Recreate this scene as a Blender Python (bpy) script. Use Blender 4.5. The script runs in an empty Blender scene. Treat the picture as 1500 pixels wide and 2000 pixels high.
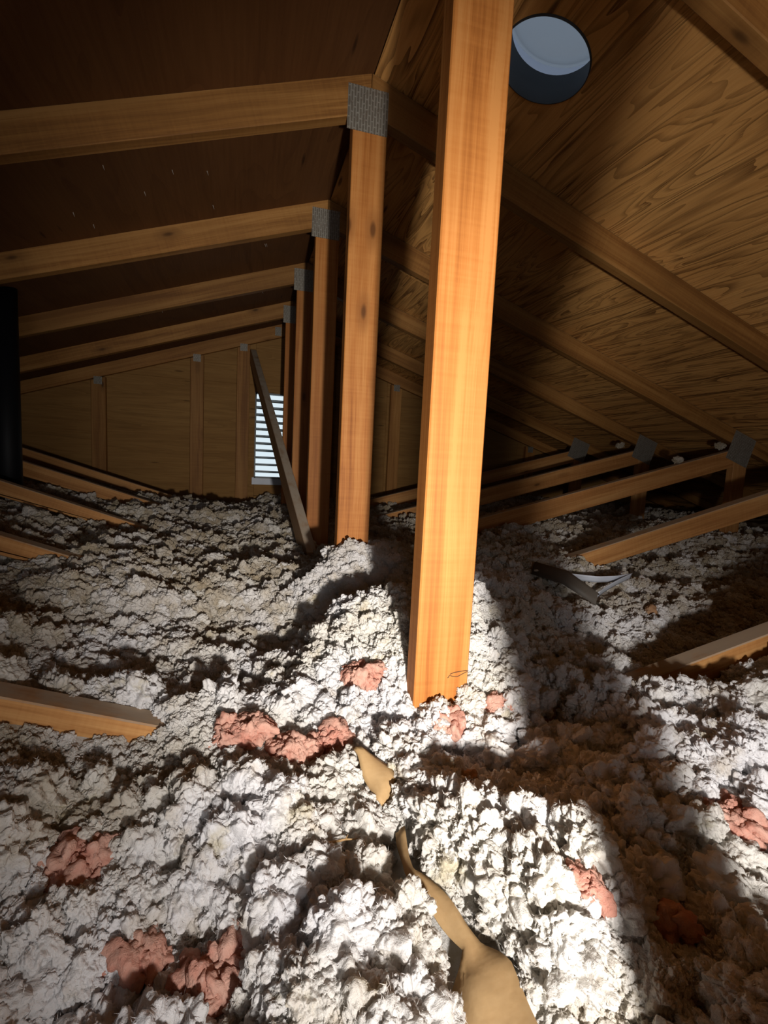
import bpy, bmesh, math, random
import numpy as np
from mathutils import Matrix, Vector

random.seed(7)
RNG = np.random.default_rng(11)
SC = bpy.context.scene
COL = SC.collection
ZO = 0.60                      # camera height above the ceiling drywall

# ------------------------------------------------------------------ camera
FPX, YAW, PITCH, ROLL = 958.95, 0.28602, -0.10645, 0.04885
CAMX = -0.3038
cd = bpy.data.cameras.new('camera')
cam = bpy.data.objects.new('camera', cd); COL.objects.link(cam)
cd.sensor_fit = 'VERTICAL'; cd.sensor_height = 36.0
cd.lens = FPX / 2000.0 * 36.0
cd.clip_start = 0.02
fw = Vector((math.sin(YAW)*math.cos(PITCH), math.cos(YAW)*math.cos(PITCH), math.sin(PITCH)))
rt = Vector((math.cos(YAW), -math.sin(YAW), 0)); up = rt.cross(fw)
r2 = rt*math.cos(ROLL) + up*math.sin(ROLL)
u2 = -rt*math.sin(ROLL) + up*math.cos(ROLL)
m3 = Matrix((r2, u2, -fw)).transposed()
cam.matrix_world = Matrix.Translation((CAMX, 0, ZO)) @ m3.to_4x4()
SC.camera = cam

# ------------------------------------------------------------------ daylight outside, torch inside, exposure
w = bpy.data.worlds.new('daylight'); SC.world = w; w.use_nodes = True
bg = w.node_tree.nodes['Background']
bg.inputs[0].default_value = (0.80, 0.93, 1.0, 1); bg.inputs[1].default_value = 0.9

def spot(name, loc, target, watts, angle, blend, color, size):
    l = bpy.data.lights.new(name, 'SPOT'); l.energy = watts; l.color = color
    l.spot_size = math.radians(angle); l.spot_blend = blend; l.shadow_soft_size = size
    o = bpy.data.objects.new(name, l); COL.objects.link(o)
    o.location = loc
    o.rotation_euler = (Vector(target) - Vector(loc)).to_track_quat('-Z', 'Y').to_euler()
    return o
TORCH = (-0.168, -0.28, ZO - 0.15)
spot('torch_flood', TORCH, (0.46, 1.0, ZO - 0.20), 44, 122, 1.0, (1.0, 0.95, 0.91), 0.028)
spot('torch_throw', (TORCH[0], TORCH[1], TORCH[2] + 0.012), (0.35, 3.776, ZO + 0.45), 84, 68, 1.0, (1.0, 0.93, 0.84), 0.02)
hl = bpy.data.lights.new('fill_lamp', 'AREA'); hl.energy = 6.0; hl.color = (.95, .96, 1.0); hl.shape = 'RECTANGLE'; hl.size = .7; hl.size_y = .6
ho = bpy.data.objects.new('fill_lamp', hl); COL.objects.link(ho); ho.location = (-.5, -1.5, ZO + .05)      # added fill lamp behind the photographer, lifts the shadows; no known source there
ho.rotation_euler = Vector((.25, 1, .12)).to_track_quat('-Z', 'Y').to_euler()

SC.view_settings.view_transform = 'Standard'
SC.view_settings.look = 'None'
SC.view_settings.exposure = 0.0
SC.view_settings.gamma = 1.0
SC.view_settings.use_curve_mapping = False
SC.cycles.max_bounces = 6; SC.cycles.diffuse_bounces = 3; SC.cycles.glossy_bounces = 2; SC.cycles.transmission_bounces = 3
SC.cycles.use_adaptive_sampling = True; SC.cycles.adaptive_threshold = .06

# ------------------------------------------------------------------ helpers
def link(o, parent=None):
    COL.objects.link(o)
    if parent is not None: o.parent = parent
    return o
def mesh_obj(name, verts, faces, mat, parent=None, smooth=False):
    me = bpy.data.meshes.new(name)
    me.from_pydata([tuple(v) for v in verts], [], [tuple(f) for f in faces]); me.update()
    if mat: me.materials.append(mat)
    if smooth: me.polygons.foreach_set('use_smooth', [True]*len(me.polygons))
    return link(bpy.data.objects.new(name, me), parent)
def bm_obj(name, bm, mat, parent=None, smooth=False):
    me = bpy.data.meshes.new(name); bmesh.ops.recalc_face_normals(bm, faces=bm.faces)
    bm.to_mesh(me); bm.free()
    if mat: me.materials.append(mat)
    if smooth: me.polygons.foreach_set('use_smooth', [True]*len(me.polygons))
    return link(bpy.data.objects.new(name, me), parent)
def empty(name, loc=(0,0,0), parent=None):
    o = bpy.data.objects.new(name, None); o.empty_display_size = .05
    link(o, parent); o.location = loc; return o
def tag(o, label=None, cat=None, group=None, kind=None):
    if label: o['label'] = label
    if cat: o['category'] = cat
    if group: o['group'] = group
    if kind: o['kind'] = kind
    return o
def add_box(bm, c, s, M=None):
    vs = []
    for dx in (-.5,.5):
        for dy in (-.5,.5):
            for dz in (-.5,.5):
                p = Vector((c[0]+dx*s[0], c[1]+dy*s[1], c[2]+dz*s[2]))
                vs.append(bm.verts.new(M @ p if M else p))
    for f in ((0,1,3,2),(4,6,7,5),(0,4,5,1),(2,3,7,6),(0,2,6,4),(1,5,7,3)):
        bm.faces.new([vs[i] for i in f])
def add_tube(bm, pts, r, n=8, taper=1.0):
    rings = []
    for i, p in enumerate(pts):
        p = Vector(p)
        a = Vector(pts[max(i-1,0)]); b = Vector(pts[min(i+1,len(pts)-1)])
        d = (b-a).normalized(); x = d.orthogonal().normalized(); y = d.cross(x)
        rr = r*(1+(taper-1)*i/max(1,len(pts)-1))
        rings.append([bm.verts.new(p + x*rr*math.cos(2*math.pi*k/n) + y*rr*math.sin(2*math.pi*k/n)) for k in range(n)])
    for A, B in zip(rings, rings[1:]):
        for k in range(n): bm.faces.new((A[k], A[(k+1)%n], B[(k+1)%n], B[k]))
    bm.faces.new(rings[0]); bm.faces.new(rings[-1])

# numpy noise ---------------------------------------------------------------
def _hash(ix, iy, iz, seed):
    n = (ix.astype(np.int64)*374761393 + iy.astype(np.int64)*668265263 + iz.astype(np.int64)*2147483647 + seed*974711) & 0xffffffff
    n = ((n ^ (n >> 13)) * 1274126177) & 0xffffffff
    n = ((n ^ (n >> 16)) * 2246822519) & 0xffffffff
    return ((n ^ (n >> 15)) & 0xffffff) / float(0xffffff)
def vnoise(p, seed=0):
    p = np.asarray(p, float); i = np.floor(p); f = p - i; f = f*f*(3-2*f); i = i.astype(np.int64)
    r = 0
    for dx in (0,1):
        for dy in (0,1):
            for dz in (0,1):
                wgt = (f[:,0] if dx else 1-f[:,0])*(f[:,1] if dy else 1-f[:,1])*(f[:,2] if dz else 1-f[:,2])
                r = r + wgt*_hash(i[:,0]+dx, i[:,1]+dy, i[:,2]+dz, seed)
    return r
def worley(p, seed=0):
    p = np.asarray(p, float); i = np.floor(p).astype(np.int64); best = np.full(len(p), 9.0)
    for dx in (-1,0,1):
        for dy in (-1,0,1):
            for dz in (-1,0,1):
                c = i + np.array((dx,dy,dz))
                q = c + np.stack([_hash(c[:,0],c[:,1],c[:,2],seed+k) for k in (1,2,3)],1)
                best = np.minimum(best, ((q-p)**2).sum(1))
    return np.sqrt(best)

# ------------------------------------------------------------------ materials
def new_mat(name, rough=.8, spec=.3):
    m = bpy.data.materials.new(name); m.use_nodes = True
    nt = m.node_tree; b = nt.nodes['Principled BSDF']
    b.inputs['Roughness'].default_value = rough
    b.inputs['Specular IOR Level'].default_value = spec
    return m, nt, b
class G:
    def __init__(s, nt): s.nt = nt
    def n(s, t, **kw):
        nd = s.nt.nodes.new(t)
        for k, v in kw.items(): setattr(nd, k, v)
        return nd
    def put(s, sock, v):
        if hasattr(v, 'is_linked') or isinstance(v, bpy.types.NodeSocket): s.nt.links.new(v, sock)
        elif isinstance(v, (tuple, list)) and len(v) == 3 and sock.type == 'RGBA': sock.default_value = (*v, 1)
        else: sock.default_value = v
    def math(s, op, a, b=0.0, c=None, clamp=False):
        nd = s.n('ShaderNodeMath', operation=op, use_clamp=clamp)
        s.put(nd.inputs[0], a); s.put(nd.inputs[1], b)
        if c is not None: s.put(nd.inputs[2], c)
        return nd.outputs[0]
    def scale(s, vec, sc, off=None):
        nd = s.n('ShaderNodeMapping'); s.put(nd.inputs[0], vec); nd.inputs['Scale'].default_value = sc
        if off is not None: s.put(nd.inputs['Location'], off)
        return nd.outputs[0]
    def noise(s, vec, sc=1.0, detail=3.0, rough=.55, dist=0.0, dims='3D', w=0.0):
        nd = s.n('ShaderNodeTexNoise', noise_dimensions=dims); s.put(nd.inputs['Vector'], vec)
        nd.inputs['Scale'].default_value = sc; nd.inputs['Detail'].default_value = detail
        nd.inputs['Roughness'].default_value = rough; nd.inputs['Distortion'].default_value = dist
        if dims == '4D': s.put(nd.inputs['W'], w)
        return nd.outputs[0]
    def voronoi(s, vec, sc=1.0, feat='F1', out=0, rnd=1.0):
        nd = s.n('ShaderNodeTexVoronoi', feature=feat); s.put(nd.inputs['Vector'], vec); nd.inputs['Scale'].default_value = sc
        nd.inputs['Randomness'].default_value = rnd
        return nd.outputs[out]
    def ramp(s, fac, stops):
        nd = s.n('ShaderNodeValToRGB'); s.put(nd.inputs[0], fac); e = nd.color_ramp.elements
        while len(e) < len(stops): e.new(.5)
        for el, (p, c) in zip(e, stops): el.position = p; el.color = (*c, 1) if len(c) == 3 else c
        return nd.outputs[0]
    def mix(s, fac, a, b, mode='MIX'):
        nd = s.n('ShaderNodeMix', data_type='RGBA', blend_type=mode)
        s.put(nd.inputs[0], fac); s.put(nd.inputs[6], a); s.put(nd.inputs[7], b); return nd.outputs[2]
    def smooth(s, v, lo, hi):
        nd = s.n('ShaderNodeMapRange', interpolation_type='SMOOTHSTEP'); s.put(nd.inputs[0], v)
        nd.inputs[1].default_value = lo; nd.inputs[2].default_value = hi; return nd.outputs[0]
    def bump(s, h, strength=.3, dist=.002, prev=None):
        nd = s.n('ShaderNodeBump'); nd.inputs['Strength'].default_value = strength; nd.inputs['Distance'].default_value = dist
        s.put(nd.inputs['Height'], h)
        if prev is not None: s.put(nd.inputs['Normal'], prev)
        return nd.outputs[0]

def lumber(name, dark, mid, light, dust=0.0, knots=True, dustcol=(.35,.285,.21)):
    """softwood board; the grain runs along the board's own X axis"""
    m, nt, b = new_mat(name, .62, .25); g = G(nt)
    tc = g.n('ShaderNodeTexCoord').outputs['Object']
    rnd = g.n('ShaderNodeObjectInfo').outputs['Random']
    off = g.n('ShaderNodeCombineXYZ'); k = g.math('MULTIPLY', rnd, 37.0)
    for i in range(3): nt.links.new(k, off.inputs[i])
    p = g.scale(tc, (1,1,1), off.outputs[0])
    warp = g.noise(g.scale(p, (1.6, 5, 5)), 1, 2, .5)
    wv = g.n('ShaderNodeVectorMath', operation='MULTIPLY_ADD'); nt.links.new(warp, wv.inputs[0])
    wv.inputs[1].default_value = (0.0, .03, .03); nt.links.new(p, wv.inputs[2])
    q = wv.outputs[0]
    rings = g.noise(g.scale(q, (1.1, 32, 32)), 1, 2.5, .5, .3)
    streak = g.noise(g.scale(q, (2.2, 210, 210)), 1, 4, .65)
    saws = g.noise(g.scale(p, (160, 7, 7)), 1, 2, .5)
    broad = g.noise(g.scale(p, (1.8, 7, 7)), 1, 2, .5)
    v = g.math('ADD', g.math('ADD', g.math('MULTIPLY', rings, .56), g.math('MULTIPLY', streak, .40)), g.math('MULTIPLY', g.math('SUBTRACT', saws, .5), .10))
    col = g.ramp(v, [(.36, dark), (.47, mid), (.58, light)])
    col = g.mix(g.math('MULTIPLY', g.smooth(broad, .35, .72), .55), col, tuple(c*.72 for c in mid), 'MIX')
    hgt = v
    if knots:
        kv = g.scale(q, (4.5, 13, 13))
        kd = g.voronoi(kv, 1.0); 
        kc = g.n('ShaderNodeSeparateColor'); nt.links.new(g.voronoi(kv, 1.0, out=1), kc.inputs[0])
        on = g.math('GREATER_THAN', kc.outputs[0], .62)
        halo = g.math('MULTIPLY', g.math('SUBTRACT', 1, g.smooth(kd, .10, .34)), on)
        core = g.math('MULTIPLY', g.math('SUBTRACT', 1, g.smooth(kd, .05, .13)), on)
        col = g.mix(g.math('MULTIPLY', halo, .45), col, tuple(c*.65 for c in dark))
        col = g.mix(g.math('MULTIPLY', core, .8), col, tuple(c*.30 for c in dark))
    if dust > 0:
        nz = g.n('ShaderNodeSeparateXYZ'); nt.links.new(g.n('ShaderNodeNewGeometry').outputs['Normal'], nz.inputs[0])
        dn = g.noise(g.scale(tc, (14, 22, 22)), 1, 4, .6)
        dfac = g.math('MULTIPLY', g.smooth(nz.outputs[2], .3, .8), g.math('MULTIPLY', g.smooth(dn, .2, .55), dust))
        col = g.mix(dfac, col, dustcol)
    sv = g.n('ShaderNodeMapRange'); nt.links.new(rnd, sv.inputs[0]); sv.inputs[3].default_value = .86; sv.inputs[4].default_value = 1.12
    hs = g.n('ShaderNodeHueSaturation'); nt.links.new(col, hs.inputs['Color']); nt.links.new(sv.outputs[0], hs.inputs['Value'])
    nt.links.new(hs.outputs[0], b.inputs['Base Color'])
    nt.links.new(g.bump(hgt, .25, .0012), b.inputs['Normal'])
    return m

def plywood(name, dark, mid, light, sc=(1.1, 7.0, 7.0), bands=9.0, linestr=.75, relief=.5):
    """rotary-cut veneer, grain along local X, cathedral contours"""
    m, nt, b = new_mat(name, .75, .2); g = G(nt)
    tc = g.n('ShaderNodeTexCoord').outputs['Object']
    rnd = g.n('ShaderNodeObjectInfo').outputs['Random']
    off = g.n('ShaderNodeCombineXYZ'); k = g.math('MULTIPLY', rnd, 23.0)
    for i in range(2): nt.links.new(k, off.inputs[i])
    p = g.scale(tc, (1,1,1), off.outputs[0])
    n1 = g.noise(g.scale(p, sc), 1, 2.2, .5, .55)
    saw = g.math('FRACT', g.math('MULTIPLY', n1, bands)); saw2 = g.math('FRACT', g.math('MULTIPLY', g.math('ADD', n1, .37), bands*2.6))
    n3 = g.noise(g.scale(p, (3.0, 26, 26)), 1, 3, .6, .4)
    n4 = g.noise(g.scale(p, (2.2, 4, 4)), 1, 2)
    saw = g.math('ADD', g.math('MULTIPLY', saw, .62), g.math('MULTIPLY', n3, .50))
    saw = g.math('ADD', saw, g.math('MULTIPLY', g.math('SUBTRACT', n4, .5), .6))
    fine = g.noise(g.scale(p, (4, 110, 110)), 1, 4, .6)
    line = g.math('MULTIPLY', g.math('MAXIMUM', g.math('MULTIPLY', g.smooth(saw, .60, 1.0), g.smooth(fine, .32, .58)), g.math('MULTIPLY', g.smooth(g.math('ADD', g.math('MULTIPLY', saw2, .6), g.math('MULTIPLY', n3, .55)), .58, .95), .55)), linestr)
    col = g.ramp(g.math('ADD', g.math('MULTIPLY', fine, .5), g.math('MULTIPLY', g.noise(g.scale(p, (1.5, 5, 5)), 1, 3), .5)),
                 [(.32, mid), (.62, light)])
    col = g.mix(line, col, dark)
    ft = g.scale(p, (4.5, 30, 30)); fd = g.voronoi(ft, 1.0)
    fc = g.n('ShaderNodeSeparateColor'); nt.links.new(g.voronoi(ft, 1.0, out=1), fc.inputs[0])
    fleck = g.math('MULTIPLY', g.math('SUBTRACT', 1, g.smooth(fd, .06, .2)), g.math('GREATER_THAN', fc.outputs[0], .86))
    col = g.mix(g.math('MULTIPLY', fleck, .7), col, tuple(c*.4 for c in dark))
    nt.links.new(col, b.inputs['Base Color'])
    h = g.math('SUBTRACT', g.math('MULTIPLY', fine, .4), g.math('ADD', line, fleck))
    nt.links.new(g.bump(h, relief, .004), b.inputs['Normal'])
    return m

M = {}
M['post'] = lumber('orange_fir_lumber', (.27,.086,.015), (.41,.150,.032), (.50,.215,.058), .5)
M['rafter'] = lumber('aged_fir_lumber', (.17,.070,.017), (.275,.125,.032), (.355,.178,.052), .5)
M['web'] = lumber('dusty_fir_lumber', (.30,.125,.036), (.43,.20,.064), (.53,.28,.10), .85)
M['brace'] = lumber('grey_dusty_lumber', (.20,.105,.045), (.29,.16,.075), (.36,.22,.12), .95, True, (.38,.32,.25))
M['gable'] = lumber('dull_fir_lumber', (.21,.085,.021), (.32,.145,.038), (.40,.20,.06), .4)
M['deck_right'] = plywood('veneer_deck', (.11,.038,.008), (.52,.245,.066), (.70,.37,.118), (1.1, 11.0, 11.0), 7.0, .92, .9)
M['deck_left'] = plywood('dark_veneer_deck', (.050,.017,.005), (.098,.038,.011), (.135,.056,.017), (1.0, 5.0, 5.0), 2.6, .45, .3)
M['deck_gable'] = plywood('gable_veneer', (.12,.052,.013), (.245,.122,.036), (.32,.175,.056), (1.0, 14.0, 14.0), 3.5, .5, .3)

def plate_mat():
    m, nt, b = new_mat('galvanised_nail_plate', .45, .5); g = G(nt)
    tc = g.n('ShaderNodeTexCoord').outputs['Object']
    br = g.n('ShaderNodeTexBrick'); nt.links.new(g.scale(tc, (1, 1, 1)), br.inputs['Vector'])
    sx = g.n('ShaderNodeSeparateXYZ'); nt.links.new(tc, sx.inputs[0])
    cx = g.n('ShaderNodeCombineXYZ'); nt.links.new(sx.outputs[2], cx.inputs[0]); nt.links.new(sx.outputs[0], cx.inputs[1])
    nt.links.new(cx.outputs[0], br.inputs['Vector'])
    br.inputs['Scale'].default_value = 1; br.inputs['Brick Width'].default_value = .024; br.inputs['Row Height'].default_value = .0075
    br.inputs['Mortar Size'].default_value = .0022; br.inputs['Mortar Smooth'].default_value = .2
    br.inputs['Color1'].default_value = (0,0,0,1); br.inputs['Color2'].default_value = (.1,.1,.1,1); br.inputs['Mortar'].default_value = (1,1,1,1)
    n = g.noise(tc, 60, 4, .6)
    col = g.mix(br.outputs[0], (.17,.15,.12), (.30,.28,.24))
    col = g.mix(g.math('MULTIPLY', g.smooth(n, .45, .7), .6), col, (.16,.13,.10))
    nt.links.new(col, b.inputs['Base Color']); b.inputs['Metallic'].default_value = .35
    nt.links.new(g.bump(br.outputs[0], .9, .0015), b.inputs['Normal'])
    return m
M['plate'] = plate_mat()

def plain(name, col, rough=.5, metal=0.0, noise=.12, sc=20, spec=.4):
    m, nt, b = new_mat(name, rough, spec); g = G(nt)
    tc = g.n('ShaderNodeTexCoord').outputs['Object']
    n = g.noise(tc, sc, 4, .6)
    c = g.mix(n, tuple(x*(1-noise) for x in col), tuple(min(1,x*(1+noise)) for x in col))
    nt.links.new(c, b.inputs['Base Color']); b.inputs['Metallic'].default_value = metal
    nt.links.new(g.bump(n, .1, .001), b.inputs['Normal'])
    return m
M['black_pipe'] = plain('black_plastic', (.006,.0065,.008), .55, spec=.15)
M['galv'] = plain('galvanised_sheet', (.34,.36,.40), .45, .2)
M['grey_metal'] = plain('dull_grey_metal', (.50,.53,.60), .5, .1)
M['shaded_sheet'] = plain('shaded_sheet_metal', (.10,.085,.07), .6)  # scrap body coloured dark to stand for the shade it lies in
M['louver'] = plain('louver_metal', (.14,.15,.15), .5, .2)
M['drywall'] = plain('drywall_back', (.42,.38,.32), .9)
M['nail'] = plain('nail_steel', (.5,.46,.40), .4, .5)
M['graphite'] = plain('graphite', (.07,.035,.015), .8)
M['dark_galv'] = plain('dimmed_sheet', (.055,.058,.062), .6, .1)  # collar colour darkened in place of the weaker light on its inner wall
def cap_mat(name='translucent_cap', k=1.0):
    m, nt, b = new_mat(name, .6, .2); g = G(nt)
    tr = g.n('ShaderNodeBsdfTranslucent'); tr.inputs[0].default_value = (.30*k,.32*k,.37*k,1)
    mx = g.n('ShaderNodeMixShader'); mx.inputs[0].default_value = .55
    b.inputs['Base Color'].default_value = (.30,.32,.36,1)
    out = nt.nodes['Material Output']
    nt.links.new(b.outputs[0], mx.inputs[1]); nt.links.new(tr.outputs[0], mx.inputs[2]); nt.links.new(mx.outputs[0], out.inputs[0])
    return m
M['cap'] = cap_mat(); M['skirt'] = cap_mat('translucent_skirt', 2.6)
def kraft_mat():
    m, nt, b = new_mat('kraft_paper', .75, .2); g = G(nt)
    tc = g.n('ShaderNodeTexCoord').outputs['Object']
    n = g.noise(tc, 14, 5, .65); f = g.noise(g.scale(tc, (20, 240, 240)), 1, 3)
    col = g.ramp(n, [(.3, (.29,.17,.068)), (.65, (.43,.28,.13))])
    col = g.mix(g.math('MULTIPLY', f, .25), col, (.58,.42,.24))
    nt.links.new(col, b.inputs['Base Color']); nt.links.new(g.bump(n, .35, .004), b.inputs['Normal'])
    return m
M['kraft'] = kraft_mat()

def wool(name, white, cream, grey, pink=None):
    """mineral wool: matt fibres; undisturbed wool has collected dust, the trodden middle is clean"""
    m, nt, b = new_mat(name, .95, .03); g = G(nt)
    pos = g.n('ShaderNodeNewGeometry').outputs['Position']
    big = g.noise(pos, 4.5, 3, .55); med = g.noise(pos, 24, 3, .6); fine = g.noise(pos, 220, 4, .7)
    fib = g.noise(pos, 520, 2, .6, 1.5)
    if pink:
        col = g.mix(g.smooth(med, .35, .6), pink[0], pink[1])
        col = g.mix(g.math('MULTIPLY', g.smooth(fine, .5, .8), .4), col, pink[2])
    else:
        col = g.mix(g.smooth(big, .40, .62), white, cream)
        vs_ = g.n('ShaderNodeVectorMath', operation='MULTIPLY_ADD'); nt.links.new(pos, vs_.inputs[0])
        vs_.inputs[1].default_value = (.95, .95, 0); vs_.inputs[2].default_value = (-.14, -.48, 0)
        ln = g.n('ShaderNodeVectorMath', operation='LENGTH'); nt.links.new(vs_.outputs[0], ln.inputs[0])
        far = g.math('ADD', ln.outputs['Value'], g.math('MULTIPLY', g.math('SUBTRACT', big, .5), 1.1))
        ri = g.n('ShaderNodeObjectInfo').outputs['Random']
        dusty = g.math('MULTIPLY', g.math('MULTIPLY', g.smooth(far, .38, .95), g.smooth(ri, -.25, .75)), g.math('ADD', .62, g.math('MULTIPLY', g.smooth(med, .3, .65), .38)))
        col = g.mix(g.math('MULTIPLY', g.smooth(med, .50, .74), .5), col, grey)
        st = g.noise(g.scale(pos, (1,1,1), (3.1,1.7,.4)), 13, 4, .65)
        col = g.mix(g.math('MULTIPLY', g.smooth(st, .60, .72), .55), col, (.52,.43,.20))
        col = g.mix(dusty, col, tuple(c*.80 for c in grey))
        col = g.mix(g.math('MULTIPLY', g.smooth(fine, .5, .75), .15), col, tuple(c*.75 for c in grey))
    nt.links.new(col, b.inputs['Base Color'])
    n1 = g.bump(fine, .6, .004)
    nt.links.new(g.bump(fib, .3, .001, n1), b.inputs['Normal'])
    tr = g.n('ShaderNodeBsdfTranslucent'); nt.links.new(col, tr.inputs[0]); nt.links.new(n1, tr.inputs['Normal'])
    mx = g.n('ShaderNodeMixShader'); mx.inputs[0].default_value = .34
    nt.links.new(b.outputs[0], mx.inputs[1]); nt.links.new(tr.outputs[0], mx.inputs[2])
    nt.links.new(mx.outputs[0], nt.nodes['Material Output'].inputs[0])
    return m
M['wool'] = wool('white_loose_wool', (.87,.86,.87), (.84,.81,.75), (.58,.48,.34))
M['pink'] = wool('pink_wool', (.8,.8,.8), (.8,.8,.8), (.5,.4,.3), ((.68,.32,.24), (.76,.46,.36), (.82,.62,.53)))
M['tan_wool'] = wool('tan_wool', (.8,.8,.8), (.8,.8,.8), (.5,.4,.3), ((.50,.28,.15), (.58,.37,.22), (.62,.45,.32)))

# ------------------------------------------------------------------ roof, gable, floor
SLOPE, RIDGE = 0.33616, 0.95797 + ZO
YK = [0.10, 0.67093, 1.30367, 1.94496, 2.57848, 3.22086, 3.77596]      # truss 0 stands beside the camera
XK = [-.002, 0.0, -.00563, -.006, -.00781, -.00867, .00285]
GY = YK[6] + .045                                                     # gable sheathing face
ANG = math.atan(SLOPE); CA, SA = math.cos(ANG), math.sin(ANG)
def roof_z(x): return RIDGE - SLOPE*abs(x)
roof_z_np = roof_z

def slope_frame(side, s, y):
    """origin on the underside of the deck, s metres down-slope; local X = along ridge, Y = down-slope, Z = outward"""
    d = Vector((side*CA, 0, -SA)); n = Vector((side*SA, 0, CA)); ex = d.cross(n)
    o = Vector((0, y, RIDGE)) + d*s
    Mx = Matrix((ex, d, n)).transposed().to_4x4(); Mx.translation = o
    return Mx, ex.y
ceil = empty('ceiling'); tag(ceil, kind='structure')
def panel(side, s0, s1, y0, y1, mat, hole=None):
    cy, cs = (y0+y1)/2, (s0+s1)/2
    Mx, sg = slope_frame(side, cs, cy)
    hx, hy, t = (y1-y0)/2 - .0002, (s1-s0)/2 - .0002, .013
    bm = bmesh.new()
    if hole is None:
        add_box(bm, (0,0,t/2), (2*hx, 2*hy, t)); bmesh.ops.bevel(bm, geom=list(bm.edges), offset=.0018, segments=1, affect='EDGES')
    else:
        px, py, r = (hole[0]-cy)*sg, hole[1]-cs, hole[2]
        angs = sorted([2*math.pi*k/64 for k in range(64)] + [math.atan2(b-py, a-px) % (2*math.pi) for a in (-hx,hx) for b in (-hy,hy)])
        rings = []
        for a in angs:
            c, s_ = math.cos(a), math.sin(a)
            tt = min([(hx*math.copysign(1,c)-px)/c if abs(c) > 1e-9 else 1e9, (hy*math.copysign(1,s_)-py)/s_ if abs(s_) > 1e-9 else 1e9])
            rings.append([bm.verts.new((px+r*c, py+r*s_, 0)), bm.verts.new((px+tt*c, py+tt*s_, 0)),
                          bm.verts.new((px+tt*c, py+tt*s_, t)), bm.verts.new((px+r*c, py+r*s_, t))])
        for A, B in zip(rings, rings[1:]+rings[:1]):
            for i in range(4): bm.faces.new((A[i], A[(i+1)%4], B[(i+1)%4], B[i]))
    o = bm_obj('sheathing_panel', bm, mat, ceil); o.matrix_world = Mx
    return o
HOLE = (1.013, .318, .098)
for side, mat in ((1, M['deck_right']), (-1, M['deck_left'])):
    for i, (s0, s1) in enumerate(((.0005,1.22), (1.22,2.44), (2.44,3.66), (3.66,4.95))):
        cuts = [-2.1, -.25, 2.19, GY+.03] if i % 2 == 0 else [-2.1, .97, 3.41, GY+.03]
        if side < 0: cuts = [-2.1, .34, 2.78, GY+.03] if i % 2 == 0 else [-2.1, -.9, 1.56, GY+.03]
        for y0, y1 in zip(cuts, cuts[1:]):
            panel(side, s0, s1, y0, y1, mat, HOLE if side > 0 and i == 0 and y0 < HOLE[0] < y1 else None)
bm = bmesh.new()
for sd in (1, -1):
    a = [bm.verts.new((x, y, z)) for (x, z) in ((0, RIDGE+.016), (sd*.16, RIDGE+.016-SLOPE*.16), (sd*.16, RIDGE+.022-SLOPE*.16), (0, RIDGE+.022)) for y in (-2.1, GY+.03)]
    for i in range(4): bm.faces.new((a[2*i], a[2*i+1], a[(2*i+3)%8], a[(2*i+2)%8]))
tag(bm_obj('trim_1', bm, M['rafter']), kind='structure')
# roofing nails that came through the left slope
bm = bmesh.new(); add_tube(bm, [(0,0,0),(0,0,-.012)], .0014, 6, .3); nail0 = bm_obj('nail', bm, M['nail'], ceil)
nm = nail0.data; spots = []
for i in range(26):
    s = random.uniform(.12, 1.4); y = random.choice([1.42,1.5,1.62,1.75,1.85,2.1,2.3,2.7,2.9]) + random.uniform(-.05,.05)
    spots.append((s, y))
for i, (s, y) in enumerate(spots):
    o = nail0 if i == 0 else link(bpy.data.objects.new('nail', nm), ceil)
    o.matrix_world = slope_frame(-1, s, y)[0]

gable = empty('wall_far', (0, GY, 0)); tag(gable, kind='structure')
VX0, VX1, VZ0, VZ1 = -.212, .16, ZO-.185, ZO+.447
def gable_piece(poly):
    """a sheet of plywood as a polygon in x,z"""
    cx = sum(p[0] for p in poly)/len(poly); cz = sum(p[1] for p in poly)/len(poly)
    bm = bmesh.new(); t = .012
    a = [bm.verts.new((p[0]-cx, 0, p[1]-cz)) for p in poly]; b = [bm.verts.new((p[0]-cx, t, p[1]-cz)) for p in poly]
    bm.faces.new(a); bm.faces.new(b[::-1])
    for i in range(len(poly)): bm.faces.new((a[i], a[(i+1)%len(poly)], b[(i+1)%len(poly)], b[i]))
    bmesh.ops.recalc_face_normals(bm, faces=bm.faces); bmesh.ops.bevel(bm, geom=list(bm.edges), offset=.0018, segments=1, affect='EDGES')
    o = bm_obj('plywood_panel', bm, M['deck_gable'], gable); o.location = (cx, 0, cz)
def under(x0, x1, z0, ztop):
    """rectangle clipped by the roof line"""
    pts = [(x0, z0), (x1, z0)]
    r0, r1 = roof_z(x0)+.004, roof_z(x1)+.004
    if r1 <= z0 and r0 <= z0: return None
    def xr(z, s): return s*(RIDGE+.004-z)/SLOPE
    out = []
    s = 1 if (x0+x1) > 0 else -1
    if r1 > z0: out += [(x1, z0), (x1, min(ztop, r1))]
    else: out += [(xr(z0,1), z0)]
    if s > 0 and r1 < ztop < r0: out += [(xr(ztop,1), ztop)]
    if s < 0 and r0 < ztop < r1: out += [(xr(ztop,-1), ztop)]
    if x0 < 0 < x1 and ztop > RIDGE: out += [(0, RIDGE+.004)]
    if r0 > z0: out += [(x0, min(ztop, r0)), (x0, z0)]
    else: out += [(xr(z0,-1), z0)]
    if s > 0 and r0 <= z0: return None
    res = []
    for p in out:
        if not res or (abs(p[0]-res[-1][0])+abs(p[1]-res[-1][1])) > 1e-6: res.append(p)
    return res
ZS = ZO + .50                                                        # horizontal joint above the vent
g_ = .0002
xs = [-4.55, -2.44, -1.22, VX0, VX1, .80, 2.0, 3.2, 4.55]
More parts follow.
